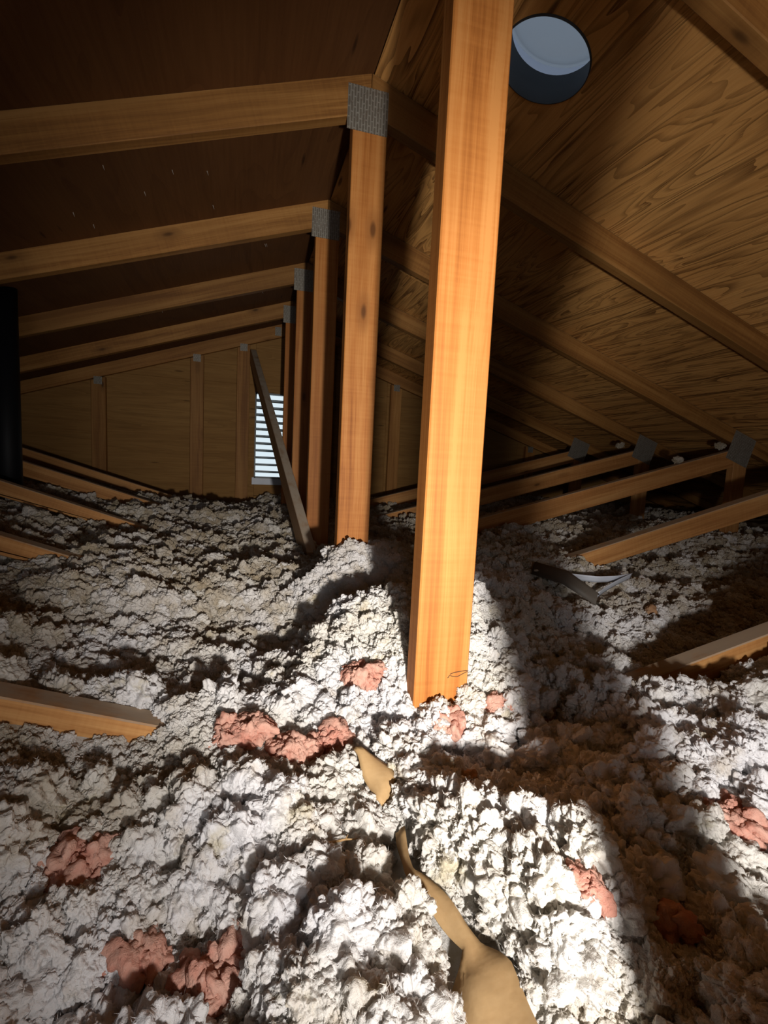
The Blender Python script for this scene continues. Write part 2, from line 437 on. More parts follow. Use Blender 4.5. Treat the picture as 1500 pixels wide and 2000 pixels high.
for x0, x1 in zip(xs, xs[1:]):
    for z0, z1 in ((0.0, ZS), (ZS, ZS+.9)):
        if x0 == VX0 and z0 == 0.0:
            gable_piece(under(x0+g_, x1-g_, 0, VZ0)); gable_piece(under(x0+g_, x1-g_, VZ1, ZS-g_)); continue
        if x0 >= VX1 or x1 <= VX0 or True:
            q = under(x0+g_, x1-g_, z0, z1-g_)
            if q and len(q) > 2: gable_piece(q)
for x0, x1, z0, z1 in ((-4.5, VX0, .02, ZO+.9), (VX1, 4.5, .02, ZO+.9), (VX0, VX1, .02, VZ0), (VX0, VX1, VZ1, ZO+.9)):
    q = under(x0, x1, z0, z1)
    bm = bmesh.new(); a = [bm.verts.new((p[0], 0, p[1]-.01)) for p in q]; b = [bm.verts.new((p[0], .014, p[1]-.01)) for p in q]
    bm.faces.new(a); bm.faces.new(b[::-1])
    for i in range(len(q)): bm.faces.new((a[i], a[(i+1)%len(q)], b[(i+1)%len(q)], b[i]))
    o = bm_obj('siding', bm, M['louver'], gable); o.location = (0, .0125, 0)
# drywall under everything, and the closed far end behind the camera
bm = bmesh.new(); add_box(bm, (0, .85, -.01), (9.3, 6.0, .02)); tag(bm_obj('floor', bm, M['drywall']), kind='structure')
bm = bmesh.new()
vs = [bm.verts.new(p) for p in ((-4.6,-2.1,-.02), (4.6,-2.1,-.02), (4.6,-2.1,.03), (0,-2.1,RIDGE+.01), (-4.6,-2.1,.03))]
bm.faces.new(vs); tag(bm_obj('wall_near', bm, M['deck_gable']), kind='structure')

# ------------------------------------------------------------------ roof trusses
T = .038; D = .0889; PD = D*math.sqrt(1+SLOPE*SLOPE)
def board(name, poly, axis, mat, parent, y0=0.0, t=T, bev=.002):
    """prism: polygon in truss x,z extruded in y; object X axis lies along the grain"""
    ax = Vector((axis[0], 0, axis[1])).normalized(); ay = Vector((0,1,0)); az = ax.cross(ay)
    o = Vector((sum(p[0] for p in poly)/len(poly), y0+t/2, sum(p[1] for p in poly)/len(poly)))
    bm = bmesh.new(); A = []; B = []
    for p in poly:
        d = Vector((p[0], y0, p[1])) - o
        lx, lz = d.dot(ax), d.dot(az)
        A.append(bm.verts.new((lx, -t/2, lz))); B.append(bm.verts.new((lx, t/2, lz)))
    bm.faces.new(A); bm.faces.new(B[::-1]); n = len(poly)
    for i in range(n): bm.faces.new((A[i], A[(i+1)%n], B[(i+1)%n], B[i]))
    bmesh.ops.recalc_face_normals(bm, faces=bm.faces)
    if bev: bmesh.ops.bevel(bm, geom=list(bm.edges), offset=bev, segments=1, affect='EDGES')
    ob = bm_obj(name, bm, mat, parent)
    Mx = Matrix((ax, ay, az)).transposed().to_4x4(); Mx.translation = o
    ob.matrix_local = Mx
    return ob
def plate(parent, cx, cz, wx, wz, ang=0.0, y=0.0):
    bm = bmesh.new(); t = .0016; add_box(bm, (0, 0, 0), (wx, t, wz))
    nx, nz = max(2, int(wx/.016)), max(2, int(wz/.026))
    for i in range(nx):                                               # raised ribs between the punched slots
        for j in range(nz):
            x = (i+.5)/nx*wx - wx/2; z = (j+.5+(i%2)*.3)/nz*wz - wz/2
            if abs(z) < wz/2-.006: add_box(bm, (x, -t/2-.0006, z), (.0035, .0022, .013))
    o = bm_obj('nail_plate', bm, M['plate'], parent)
    o.location = (cx, y - t/2 - .0003, cz); o.rotation_euler = (0, ang, 0)
    return o
Z0 = .0889                                                           # top of the bottom chord
def rafters(r, mat, xe=4.45):
    zr = RIDGE
    for s in (1, -1):
        z = roof_z(xe) 
        poly = [(s*.0006, zr-.0005), (s*xe, z-.0005), (s*xe, max(z-PD, .002)), (s*.0006, zr-PD)]
        board('rafter', poly, (s*CA, -SA), mat, r)
def web(r, s, slope, z_at0, mat, xj=2.17):
    """diagonal from the foot of the king post up to the rafter; z_at0 = height of its top edge at the ridge line"""
    h = D*math.sqrt(1+slope*slope)
    f = lambda x: z_at0 + slope*x
    x0 = .0455; zj = roof_z(xj)-PD
    xt = (RIDGE - PD - z_at0)/(SLOPE+slope)                           # top edge meets rafter underside
    xb = (RIDGE - PD - z_at0 + h)/(SLOPE+slope)
    # stops at the vertical web
    xv = 2.185 - .0455
    xb = min(xb, xv)
    poly = [(s*x0, max(f(x0)-h, Z0+.001)), (s*xb, f(xb)-h), (s*xb, min(f(xb), roof_z(xb)-PD-.001)), (s*min(xt, xb-.002), min(f(min(xt,xb-.002)), roof_z(xt)-PD-.001)), (s*x0, max(f(x0), Z0+.02))]
    board('diagonal_web', poly, (s, slope), mat, r)
def truss(k, label, slR, zR, slL, zL, pm='post', rm='rafter', wm='web'):
    r = empty('roof_truss', (XK[k], YK[k], 0)); tag(r, label, 'truss')
    rafters(r, M[rm])
    board('king_post', [(-D/2, Z0+.001), (D/2, Z0+.001), (D/2, RIDGE-PD-SLOPE*D/2-.001), (0, RIDGE-PD-.001), (-D/2, RIDGE-PD-SLOPE*D/2-.001)], (0, 1), M[pm], r)
    board('bottom_chord', [(-4.4, .001), (4.4, .001), (4.4, Z0), (-4.4, Z0)], (1, 0), M['rafter'], r)
    web(r, 1, slR, zR, M[wm]); web(r, -1, slL, zL, M[wm])
    for s in (1, -1):
        x0, x1 = 2.185-D/2, 2.185+D/2
        board('vertical_web', [(s*x0, Z0+.001), (s*x1, Z0+.001), (s*x1, roof_z(x1)-PD-.001), (s*x0, roof_z(x0)-PD-.001)], (0, 1), M[wm], r)
        plate(r, s*2.176, ZO+.142, .152, .150, s*ANG)
    plate(r, -.008, ZO+.868, .104, .104)
    return r
T0 = truss(0, 'roof truss beside the camera, its post just out of the right of the view', .26, ZO-.47, .33, ZO-.50)
T1 = truss(1, 'nearest roof truss in view, with the thick bright orange king post', .245, ZO-.465, .325, ZO-.497)
T2 = truss(2, 'second roof truss, its king post standing left of the bright orange one on a mound', .281, ZO-.479, .36, ZO-.515)
T3 = truss(3, 'third roof truss, slim king post with the foot of the diagonal brace against it', .265, ZO-.427, .351, ZO-.512)
T4 = truss(4, 'fourth roof truss, narrow sliver of king post behind the diagonal brace', .265, ZO-.425, .327, ZO-.49)
T5 = truss(5, 'fifth roof truss, last one before the gable wall with the louvered vent', .262, ZO-.42, .336, ZO-.535)
# marks on the nearest post
post1 = [o for o in T1.children if o.name.startswith('king_post')][0]
bm = bmesh.new()
loop = [(.0125+.0135*math.cos(a)+.004*math.sin(2*a), 0, -.0+.0036*math.sin(a)+.0022*math.cos(a)) for a in [i*2*math.pi/20 for i in range(19)]]
loop = [(-.006,0,-.0055)] + loop[9:] + loop[:9]
add_tube(bm, loop, .0006, 5)
pm_ = bm_obj('pencil_mark', bm, M['graphite'], T1); pm_.location = (.0155, -.0004, ZO-.327); tag(pm_, 'dark pencil loop drawn near the foot of the post')

# gable end frame: rafters, studs, small plates
gt = empty('gable_truss', (XK[6], YK[6], 0)); tag(gt, 'gable end frame of upright studs against the plywood wall around the louvered vent', 'truss')
rafters(gt, M['gable'])
board('bottom_chord', [(-4.4, .001), (4.4, .001), (4.4, Z0), (-4.4, Z0)], (1, 0), M['gable'], gt)
for x in (-1.86, -1.24, -.617, -.303, .24, .86, 1.48, 2.1):
    x0, x1 = x-D/2, x+D/2; lo, hi = (x0, x1)
    f = lambda v: roof_z(v)-PD-.001
    board('stud', [(x0, Z0+.001), (x1, Z0+.001), (x1, f(x1)), (x0, f(x0))], (0, 1), M['gable'], gt)
    plate(gt, x, roof_z(x)-PD-.012, .05, .05)
plate(gt, -.064, ZO+.888, .045, .06)

# ------------------------------------------------------------------ diagonal brace
br = empty('diagonal_brace'); 
p0 = Vector((-.054, 1.74, ZO-.345)); p1 = Vector((-.234, 3.725, ZO+.731))
ax = (p1-p0).normalized(); side = Vector((0,0,1)).cross(ax).normalized(); upv = ax.cross(side)
L = (p1-p0).length
bm = bmesh.new(); add_box(bm, (L/2, 0, -.0445), (L, .038, .089)); bmesh.ops.bevel(bm, geom=list(bm.edges), offset=.002, segments=1, affect='EDGES')
COL.objects.unlink(br); bpy.data.objects.remove(br)
br = bm_obj('diagonal_brace', bm, M['brace'])
Mx = Matrix((ax, side, upv)).transposed().to_4x4(); Mx.translation = p0; br.matrix_world = Mx
tag(br, 'grey dusty lumber brace leaning from the floor up to the gable, crossing the louvered vent', 'brace')

# ------------------------------------------------------------------ louvered gable vent
gv = empty('gable_vent', ((VX0+VX1)/2, GY, (VZ0+VZ1)/2)); tag(gv, 'bright louvered vent letting daylight through the gable wall', 'vent')
W2, H2 = (VX1-VX0)/2, (VZ1-VZ0)/2
bm = bmesh.new()
for a in (((-W2+.004,.006,0),(.010,.05,2*H2-.004)), ((W2-.004,.006,0),(.010,.05,2*H2-.004)), ((0,.006,H2-.006),(2*W2-.004,.05,.010)), ((0,.006,-H2+.006),(2*W2-.004,.05,.012))): add_box(bm, *a)
bm_obj('frame', bm, M['louver'], gv)
bm = bmesh.new(); add_box(bm, (0, -.006, -H2-.022), (2*W2+.03, .004, .052)); bm_obj('flange', bm, M['galv'], gv)
bm = bmesh.new(); Rm = Matrix.Rotation(math.radians(-8), 4, 'X'); add_box(bm, (0,0,0), (2*W2-.014, .045, .0045), Rm); add_box(bm, (0,.0225,-.004), (2*W2-.014, .003, .010), Rm)
sl0 = bm_obj('slat', bm, M['louver'], gv)
NS = 11
for i in range(NS):
    o = sl0 if i == 0 else link(bpy.data.objects.new('slat', sl0.data), gv)
    o.location = (0, .012, -H2 + (i+1)*2*H2/(NS+1))

# ------------------------------------------------------------------ round roof vent
Mx, sg = slope_frame(1, HOLE[1], HOLE[0])
rv = empty('roof_vent'); rv.matrix_world = Mx; tag(rv, 'round grey metal roof vent in the right slope beside the orange post', 'vent')
def lathe(name, prof, mat, parent, n=64, smooth=True):
    bm = bmesh.new(); rings = []
    for r, z in prof: rings.append([bm.verts.new((r*math.cos(2*math.pi*k/n), r*math.sin(2*math.pi*k/n), z)) for k in range(n)] if r > 1e-6 else [bm.verts.new((0,0,z))])
    for A, B in zip(rings, rings[1:]):
        for k in range(n):
            k2 = (k+1) % n
            if len(B) == 1: bm.faces.new((A[k], A[k2], B[0]))
            else: bm.faces.new((A[k], A[k2], B[k2], B[k]))
    return bm_obj(name, bm, mat, parent, smooth)
lathe('collar', [(.0955,-.004), (.0955,.066), (.0965,.066), (.0972,.013), (.0972,-.004), (.0955,-.004)], M['dark_galv'], rv)
lathe('flange', [(.0975,.0135), (.20,.0135), (.20,.0150), (.0975,.0150), (.0975,.0135)], M['galv'], rv)
lathe('cap_skirt', [(.127,.060), (.124,.112), (.1235,.112), (.1265,.060), (.127,.060)], M['skirt'], rv)
lathe('cap', [(.124,.112), (.119,.114), (.112,.109), (.10,.122), (.06,.140), (0,.147)], M['cap'], rv)

# ------------------------------------------------------------------ black vent stack at the left
bm = bmesh.new(); n = 32
px, py, pr = -1.185, 2.26, .052
rings = []
for z in (.0, roof_z(px)-.03):
    rings.append([bm.verts.new((pr*math.cos(2*math.pi*k/n), pr*math.sin(2*math.pi*k/n), (z if z == 0 else roof_z(px+pr*math.cos(2*math.pi*k/n))-.002))) for k in range(n)])
for k in range(n): bm.faces.new((rings[0][k], rings[0][(k+1)%n], rings[1][(k+1)%n], rings[1][k]))
bm.faces.new(rings[0]); bm.faces.new(rings[1])
vp = bm_obj('vent_pipe', bm, M['black_pipe']); vp.location = (px, py, 0)
for i, p in enumerate(vp.data.polygons): p.use_smooth = len(p.vertices) == 4
tag(vp, 'black upright plastic vent pipe at the far left edge', 'pipe')

# ------------------------------------------------------------------ loose fill insulation
CP = np.array([
 (0,.655,-.385),(.05,.65,-.395),(-.06,.65,-.392),
 (-.58,.66,-.345),(-.51,.655,-.372),(-.42,.655,-.386),(-.9,.66,-.335),
 (-.55,.74,-.330),(-.55,.80,-.335),(-.42,.78,-.365),(-.75,.74,-.275),(-.9,.85,-.27),(-.28,.80,-.395),(-.36,.665,-.362),(-.30,.67,-.372),(-.35,.72,-.362),(-.46,.72,-.352),
 (-.027,.93,-.262),(-.13,.93,-.335),(-.06,.86,-.30),(.08,.90,-.262),(.179,.86,-.285),(.0,.80,-.305),(.11,.74,-.33),(-.12,.80,-.362),(-.21,.95,-.40),(-.13,1.05,-.385),(0,1.06,-.36),(.24,.80,-.37),(.14,.66,-.40),
 (0,1.285,-.232),(-.05,1.27,-.245),(.107,1.33,-.24),(.171,1.33,-.268),(-.034,1.12,-.315),(.08,1.15,-.33),(-.13,1.28,-.34),(-.24,1.1,-.385),(-.3,1.25,-.345),
 (-.718,1.30,-.262),(-.831,1.30,-.285),(-1.2,1.30,-.24),(-.5,1.25,-.30),(-.95,1.05,-.29),(-.6,1.05,-.33),(-.62,1.55,-.30),(-.3,1.6,-.355),(-.1,1.65,-.36),
 (-.609,1.94,-.303),(-.935,1.94,-.275),(-1.1,1.94,-.242),(-1.5,1.9,-.2),(-.3,1.95,-.34),(0,1.9,-.372),(.1,1.95,-.375),(.15,1.6,-.36),
 (-.639,2.57,-.286),(-.842,2.57,-.298),(-1.2,2.55,-.21),(-.25,2.6,-.33),(.1,2.6,-.37),(.5,2.6,-.33),
 (-.606,3.2,-.335),(-.6,3.7,-.392),(-.296,3.7,-.408),(-.12,3.6,-.32),(-.25,3.2,-.36),(.1,3.3,-.37),(.74,3.3,-.33),(1.1,3.3,-.27),(-1.3,3.4,-.24),
 (.397,1.25,-.30),(.56,1.25,-.285),(.69,1.27,-.285),(.82,1.29,-.318),(.95,1.25,-.365),(1.25,1.3,-.375),(1.6,1.35,-.37),(1.5,.95,-.37),
 (.60,1.13,-.365),(.50,.95,-.385),(.75,.95,-.395),(1.0,1.1,-.39),(.38,.80,-.40),(.55,.75,-.405),(.9,.75,-.39),
 (1.09,1.93,-.268),(1.4,1.95,-.31),(2.2,1.95,-.325),(1.8,1.7,-.355),(1.3,1.65,-.37),(.8,1.6,-.31),(.45,1.7,-.33),(2.3,2.4,-.33),(1.5,2.6,-.31),(2.5,1.3,-.33),(2.9,2.0,-.33),(2.3,3.3,-.3),
 (.165,.655,-.432),(.2,.655,-.425),(.305,.655,-.365),(.405,.655,-.368),(.49,.655,-.382),(.55,.65,-.384),(.58,.64,-.350),(.665,.64,-.345),(.9,.62,-.32),(.45,.76,-.415),(.6,.76,-.41),
 (.46,.55,-.378),(.6,.5,-.362),(.30,.56,-.380),(.25,.48,-.382),(.4,.4,-.378),(.2,.35,-.392),(.16,.25,-.405),(.3,.2,-.39),(.5,.25,-.37),
 (.12,.55,-.42),(.05,.52,-.418),(-.03,.52,-.425),(-.05,.40,-.415),(.03,.36,-.405),(-.02,.28,-.42),(.06,.24,-.41),
 (-.155,.60,-.41),(-.12,.52,-.43),(-.16,.50,-.455),(-.11,.44,-.432),(-.10,.36,-.440),(-.10,.28,-.448),(-.11,.2,-.46),
 (-.2,.60,-.415),(-.28,.58,-.41),(-.22,.45,-.425),(-.25,.35,-.43),(-.2,.28,-.43),(-.3,.25,-.45),(-.2,.15,-.45),
 (-.4,.58,-.405),(-.5,.55,-.395),(-.62,.55,-.37),(-.45,.45,-.42),(-.42,.38,-.45),(-.55,.38,-.42),(-.5,.25,-.45),(-.8,.4,-.36),(-.34,.47,-.44),(-.38,.30,-.465),
 (-.2,.70,-.405),(-.15,.66,-.405),(-.1,.72,-.385)])
def rbf_fit(P):
    X = P[:,:2]; d = np.sqrt(((X[:,None]-X[None])**2).sum(-1)+.03**2)
    n = len(P); A = np.zeros((n+3,n+3)); A[:n,:n] = d - 1e-3*np.eye(n)
    A[:n,n] = 1; A[:n,n+1:] = X; A[n:,:n] = A[:n,n:].T
    return np.linalg.solve(A, np.concatenate([P[:,2], np.zeros(3)])), X
ANCH = np.array([(x,y,-.33) for x in (-4.4,-3.2,3.4,4.4) for y in (-1.5,.5,2.5,3.9)] + [(x,y,-.43) for x in (-1.2,0,1.2) for y in (-1.2,-2.)] + [(0,-.4,-.45),(.5,-.2,-.37),(-.6,-.2,-.42)])
COEF, CX = rbf_fit(np.concatenate([CP, ANCH]))
def H0(x, y):
    x = np.asarray(x, float); y = np.asarray(y, float); out = np.empty(x.shape)
    fx, fy, fo = x.ravel(), y.ravel(), out.reshape(-1)
    n = len(CX)
    for i in range(0, len(fx), 20000):
        s = slice(i, i+20000)
        d = np.sqrt((fx[s,None]-CX[:,0])**2 + (fy[s,None]-CX[:,1])**2 + .03**2)
        fo[s] = d @ COEF[:n] + COEF[n] + COEF[n+1]*fx[s] + COEF[n+2]*fy[s]
    return out + ZO
STRIP = np.array([(-.121,.492),(-.131,.430),(-.116,.395),(-.100,.352),(-.103,.325),(-.108,.27),(-.118,.17)])
STRIPW = np.array([.003,.0065,.008,.009,.024,.031,.036])
FLAP = np.array([(-.150,.600),(-.133,.535)])
def strip_dist(x, y, line, width=None):
    best = np.full(np.shape(x), 9.0)
    for i in range(len(line)-1):
        a, b = line[i], line[i+1]; d = b-a; t = np.clip(((x-a[0])*d[0]+(y-a[1])*d[1])/(d@d), 0, 1)
        w_ = 0 if width is None else width[i]+(width[i+1]-width[i])*t
        best = np.minimum(best, np.hypot(x-a[0]-t*d[0], y-a[1]-t*d[1]) - w_)
    return best
def Hfull(x, y):
    h = H0(x, y); sh = h.shape; f = h.reshape(-1)
    P = np.stack([np.asarray(x).ravel(), np.asarray(y).ravel(), np.zeros(f.size)], 1)
    wob = P + .02*np.stack([vnoise(P*20,5)-.5, vnoise(P*20,6)-.5, 0*f], 1)
    damp = np.ones(f.size); X, Y = P[:,0], P[:,1]
    for k, a in ((1,.75), (2,.6), (3,.5)):
        damp -= a*np.exp(-((Y-YK[k]+.02)/.07)**2)*np.clip((np.abs(X)-.05)/.1, 0, 1)
    damp = damp*(1-.85*np.exp(-(np.maximum(strip_dist(X, Y, STRIP, STRIPW), 0)/.03)**2))
    base = f; f = 0*f
    f = f + .050*(vnoise(wob*9,1)-.55) + .022*(vnoise(wob*22,2)-.5)
    f = f + .016*np.sqrt(np.clip(.75-worley(wob*26,3)**2, 0, 1)) - .012
    f = f + .006*np.sqrt(np.clip(.75-worley(wob*70,4)**2, 0, 1))
    f = base + f*damp - .010*(1-damp)
    lim = roof_z_np(P[:,0]) - .02
    return np.minimum(np.maximum(f, .03), lim).reshape(sh)
def spread(a, b, c0, c1, fine, coarse):
    xs = [c0]; 
    while xs[-1] < c1: xs.append(xs[-1]+fine)
    st = fine
    while xs[-1] < b: st = min(st*1.06, coarse); xs.append(xs[-1]+st)
    lo = [c0]; st = fine
    while lo[-1] > a: st = min(st*1.06, coarse); lo.append(lo[-1]-st)
    return np.array(lo[:0:-1] + xs)
gx = spread(-4.3, 4.3, -.8, .8, .006, .045); gy = spread(-2.0, GY-.02, .1, 1.3, .006, .022)
gx = gx[(gx > -4.35) & (gx < 4.35)]; gy = gy[(gy > -2.08) & (gy < GY-.004)]
GX, GYY = np.meshgrid(gx, gy); GZ = Hfull(GX, GYY)
nx, ny = len(gx), len(gy)
V = np.stack([GX.ravel(), GYY.ravel(), GZ.ravel()], 1)
idx = np.arange(nx*ny).reshape(ny, nx)
F = np.stack([idx[:-1,:-1], idx[:-1,1:], idx[1:,1:], idx[1:,:-1]], -1).reshape(-1, 4)

# pink tufts: x, y, half sizes, label, wool, count, lift, half height, seed
PINKS = (
 (-.099,.751,.032,.030,'salmon pink wool tuft on the mound just left of the orange post','pink',26,.010,.016,1),
 (-.298,.647,.034,.024,'leftmost salmon pink tuft in the row in front of the orange post','pink',24,.010,.012,2),
 (-.235,.628,.034,.018,'middle salmon pink tuft in the row in front of the orange post','pink',22,.010,.011,3),
 (-.176,.649,.032,.018,'pink tuft at the right end of the row, behind the tan paper flap','pink',22,.010,.012,4),
 (-.005,.632,.026,.010,'small streaky pink tuft at the very foot of the orange post','pink',12,.008,.008,5),
 (.081,.643,.020,.012,'brownish pink tuft in the half shade right of the foot of the orange post','pink',14,.008,.009,6),
 (.238,.384,.026,.030,'large bright orange pink tuft at the right edge in the lit wool','pink',30,.012,.012,7),
 (-.453,.505,.036,.028,'dim reddish tuft low at the left edge of the wool','pink',22,.006,.010,8),
 (-.318,.392,.034,.020,'reddish tuft at the bottom left, in front of the others','pink',22,.008,.010,9),
 (-.288,.425,.014,.020,'narrow dark pink tuft in a hollow left of the kraft paper strip','pink',12,.004,.008,10),
 (-.002,.330,.014,.014,'small pink tuft at the left border of the broad shadow, lower right','pink',12,.008,.008,11),
 (.062,.301,.022,.012,'dark reddish tuft inside the broad shadow, lower right','pink',14,.006,.008,12),
 (.195,.309,.012,.014,'tiny red brown tuft at the lower right edge','pink',10,.008,.008,13),
 (-.382,.425,.018,.014,'dull pink tuft between two white lumps, lower left','pink',10,.006,.008,16))

# tuft positions (rejection by a coarse occupancy grid keeps them apart)
def scatter(n, x0, x1, y0, y1, cell):
    P = np.stack([RNG.uniform(x0, x1, n), RNG.uniform(y0, y1, n)], 1)
    key = (np.floor(P[:,0]/cell).astype(int)*100003 + np.floor(P[:,1]/cell).astype(int))
    _, first = np.unique(key, return_index=True)
    return P[np.sort(first)]
pts = []; sizes = []
for (x0,x1,y0,y1,cell,smin,smax) in ((-.9,.9,-.05,.75,.0160,.010,.033), (-1.25,1.5,.75,1.5,.0165,.009,.022), (-1.7,2.6,1.5,2.6,.024,.012,.026), (-1.9,3.0,2.6,3.76,.031,.014,.028), (.9,2.2,.0,.75,.025,.012,.024), (-1.0,1.0,.0,.95,.0125,.0055,.0115), (-1.0,-.2,.55,.85,.010,.005,.0095), (-1.4,.7,.95,2.3,.0165,.007,.013), (.5,1.9,.75,1.9,.019,.007,.013)):
    n = int((x1-x0)*(y1-y0)/cell**2*2.2)
    q = scatter(n, x0, x1, y0, y1, cell); pts.append(q)
    sizes.append(smin + (smax-smin)*RNG.random(len(q))**1.7)
PT = np.concatenate(pts); SZ = np.concatenate(sizes)
PZ = Hfull(PT[:,0], PT[:,1])
def keep_out(P, s):
    """tufts stay out of the timber"""
    ok = np.ones(len(P), bool)
    for k in range(7):
        ok &= ~((np.abs(P[:,0]-XK[k]) < D/2+.4*s) & (P[:,1] > YK[k]-.22*s) & (P[:,1] < YK[k]+T+.45*s)) if k < 6 else ok
    for k, (sr, zr, sl, zl) in {0:(.26,-.47,.33,-.50),1:(.245,-.465,.325,-.497), 2:(.281,-.479,.36,-.515), 3:(.265,-.427,.351,-.512), 4:(.265,-.425,.327,-.49), 5:(.262,-.42,.336,-.535)}.items():
        top = np.where(P[:,0] > 0, ZO+zr+sr*P[:,0], ZO+zl-sl*P[:,0])
        ok &= ~((np.abs(P[:,0]) < 2.3) & (P[:,1] > YK[k]-.35*s) & (P[:,1] < YK[k]+T+.35*s) & (P[:,2] < top+.2*s) & (P[:,2] > top-.095-.2*s))
    ok &= strip_dist(P[:,0], P[:,1], STRIP, STRIPW*np.array([1.2,1.2,1.2,1.2,1,1,1])) > .95*s
    ok &= strip_dist(P[:,0], P[:,1], FLAP+np.array((.010,-.004))) > .004+.55*s
    ok &= strip_dist(P[:,0], P[:,1], np.array([(.56,1.11),(.80,1.15)])) > .026+.6*s
    ok &= ~((np.hypot(P[:,0]+.19, P[:,1]-.468) < .026) & (s > .012))
    for a in PINKS:
        ok &= ~((((P[:,0]-a[0])/(a[2]+.004))**2 + ((P[:,1]-a[1]+.006)/(a[3]+.006))**2 < 1) & (s > .0125))
        ok &= ~((np.abs(P[:,0]-a[0]+.35*(.0)) < a[2]*.8) & (P[:,1] < a[1]-a[3]*.7) & (P[:,1] > a[1]-a[3]-.045) & (s > .017))   # nothing tall right in front
    for k, x0, x1 in ((1,-.75,-.33), (1,.40,.62), (2,.75,1.6), (2,-1.1,-.66)):
        ok &= ~((P[:,0] > x0) & (P[:,0] < x1) & (P[:,1] > YK[k]-.075) & (P[:,1] < YK[k]+.06) & (s > .0135))
    return ok
P3 = np.stack([PT[:,0], PT[:,1], PZ + SZ*RNG.uniform(-.25, .60, len(SZ))], 1)
ok = keep_out(P3, SZ); P3, SZ = P3[ok], SZ[ok]
nb, npnt = len(V), len(P3)
me = bpy.data.meshes.new('loose_fill_insulation')
me.vertices.add(nb+npnt); me.vertices.foreach_set('co', np.concatenate([V, P3]).ravel())
me.loops.add(F.size); me.loops.foreach_set('vertex_index', F.ravel().astype(np.int32))
me.polygons.add(len(F)); me.polygons.foreach_set('loop_start', np.arange(0, F.size, 4, dtype=np.int32))
me.polygons.foreach_set('use_smooth', np.ones(len(F), bool))
me.update(); me.validate()
a = me.attributes.new('tuft', 'BOOLEAN', 'POINT'); a.data.foreach_set('value', np.concatenate([np.zeros(nb,bool), np.ones(npnt,bool)]))
sc3 = SZ[:,None]*RNG.uniform(.8, 1.2, (npnt,3))
a = me.attributes.new('tuft_scale', 'FLOAT_VECTOR', 'POINT'); a.data.foreach_set('vector', np.concatenate([np.zeros((nb,3)), sc3]).ravel())
rot = RNG.uniform(0, 2*math.pi, (npnt,3))
a = me.attributes.new('tuft_turn', 'FLOAT_VECTOR', 'POINT'); a.data.foreach_set('vector', np.concatenate([np.zeros((nb,3)), rot]).ravel())
a = me.attributes.new('tuft_kind', 'INT', 'POINT'); a.data.foreach_set('value', np.concatenate([np.zeros(nb,int), RNG.integers(0,6,npnt)]).astype(np.int32))
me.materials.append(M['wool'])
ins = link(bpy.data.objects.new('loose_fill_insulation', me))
tag(ins, 'white fluffy loose fill wool insulation covering the whole attic floor in lumps', 'insulation', kind='stuff')

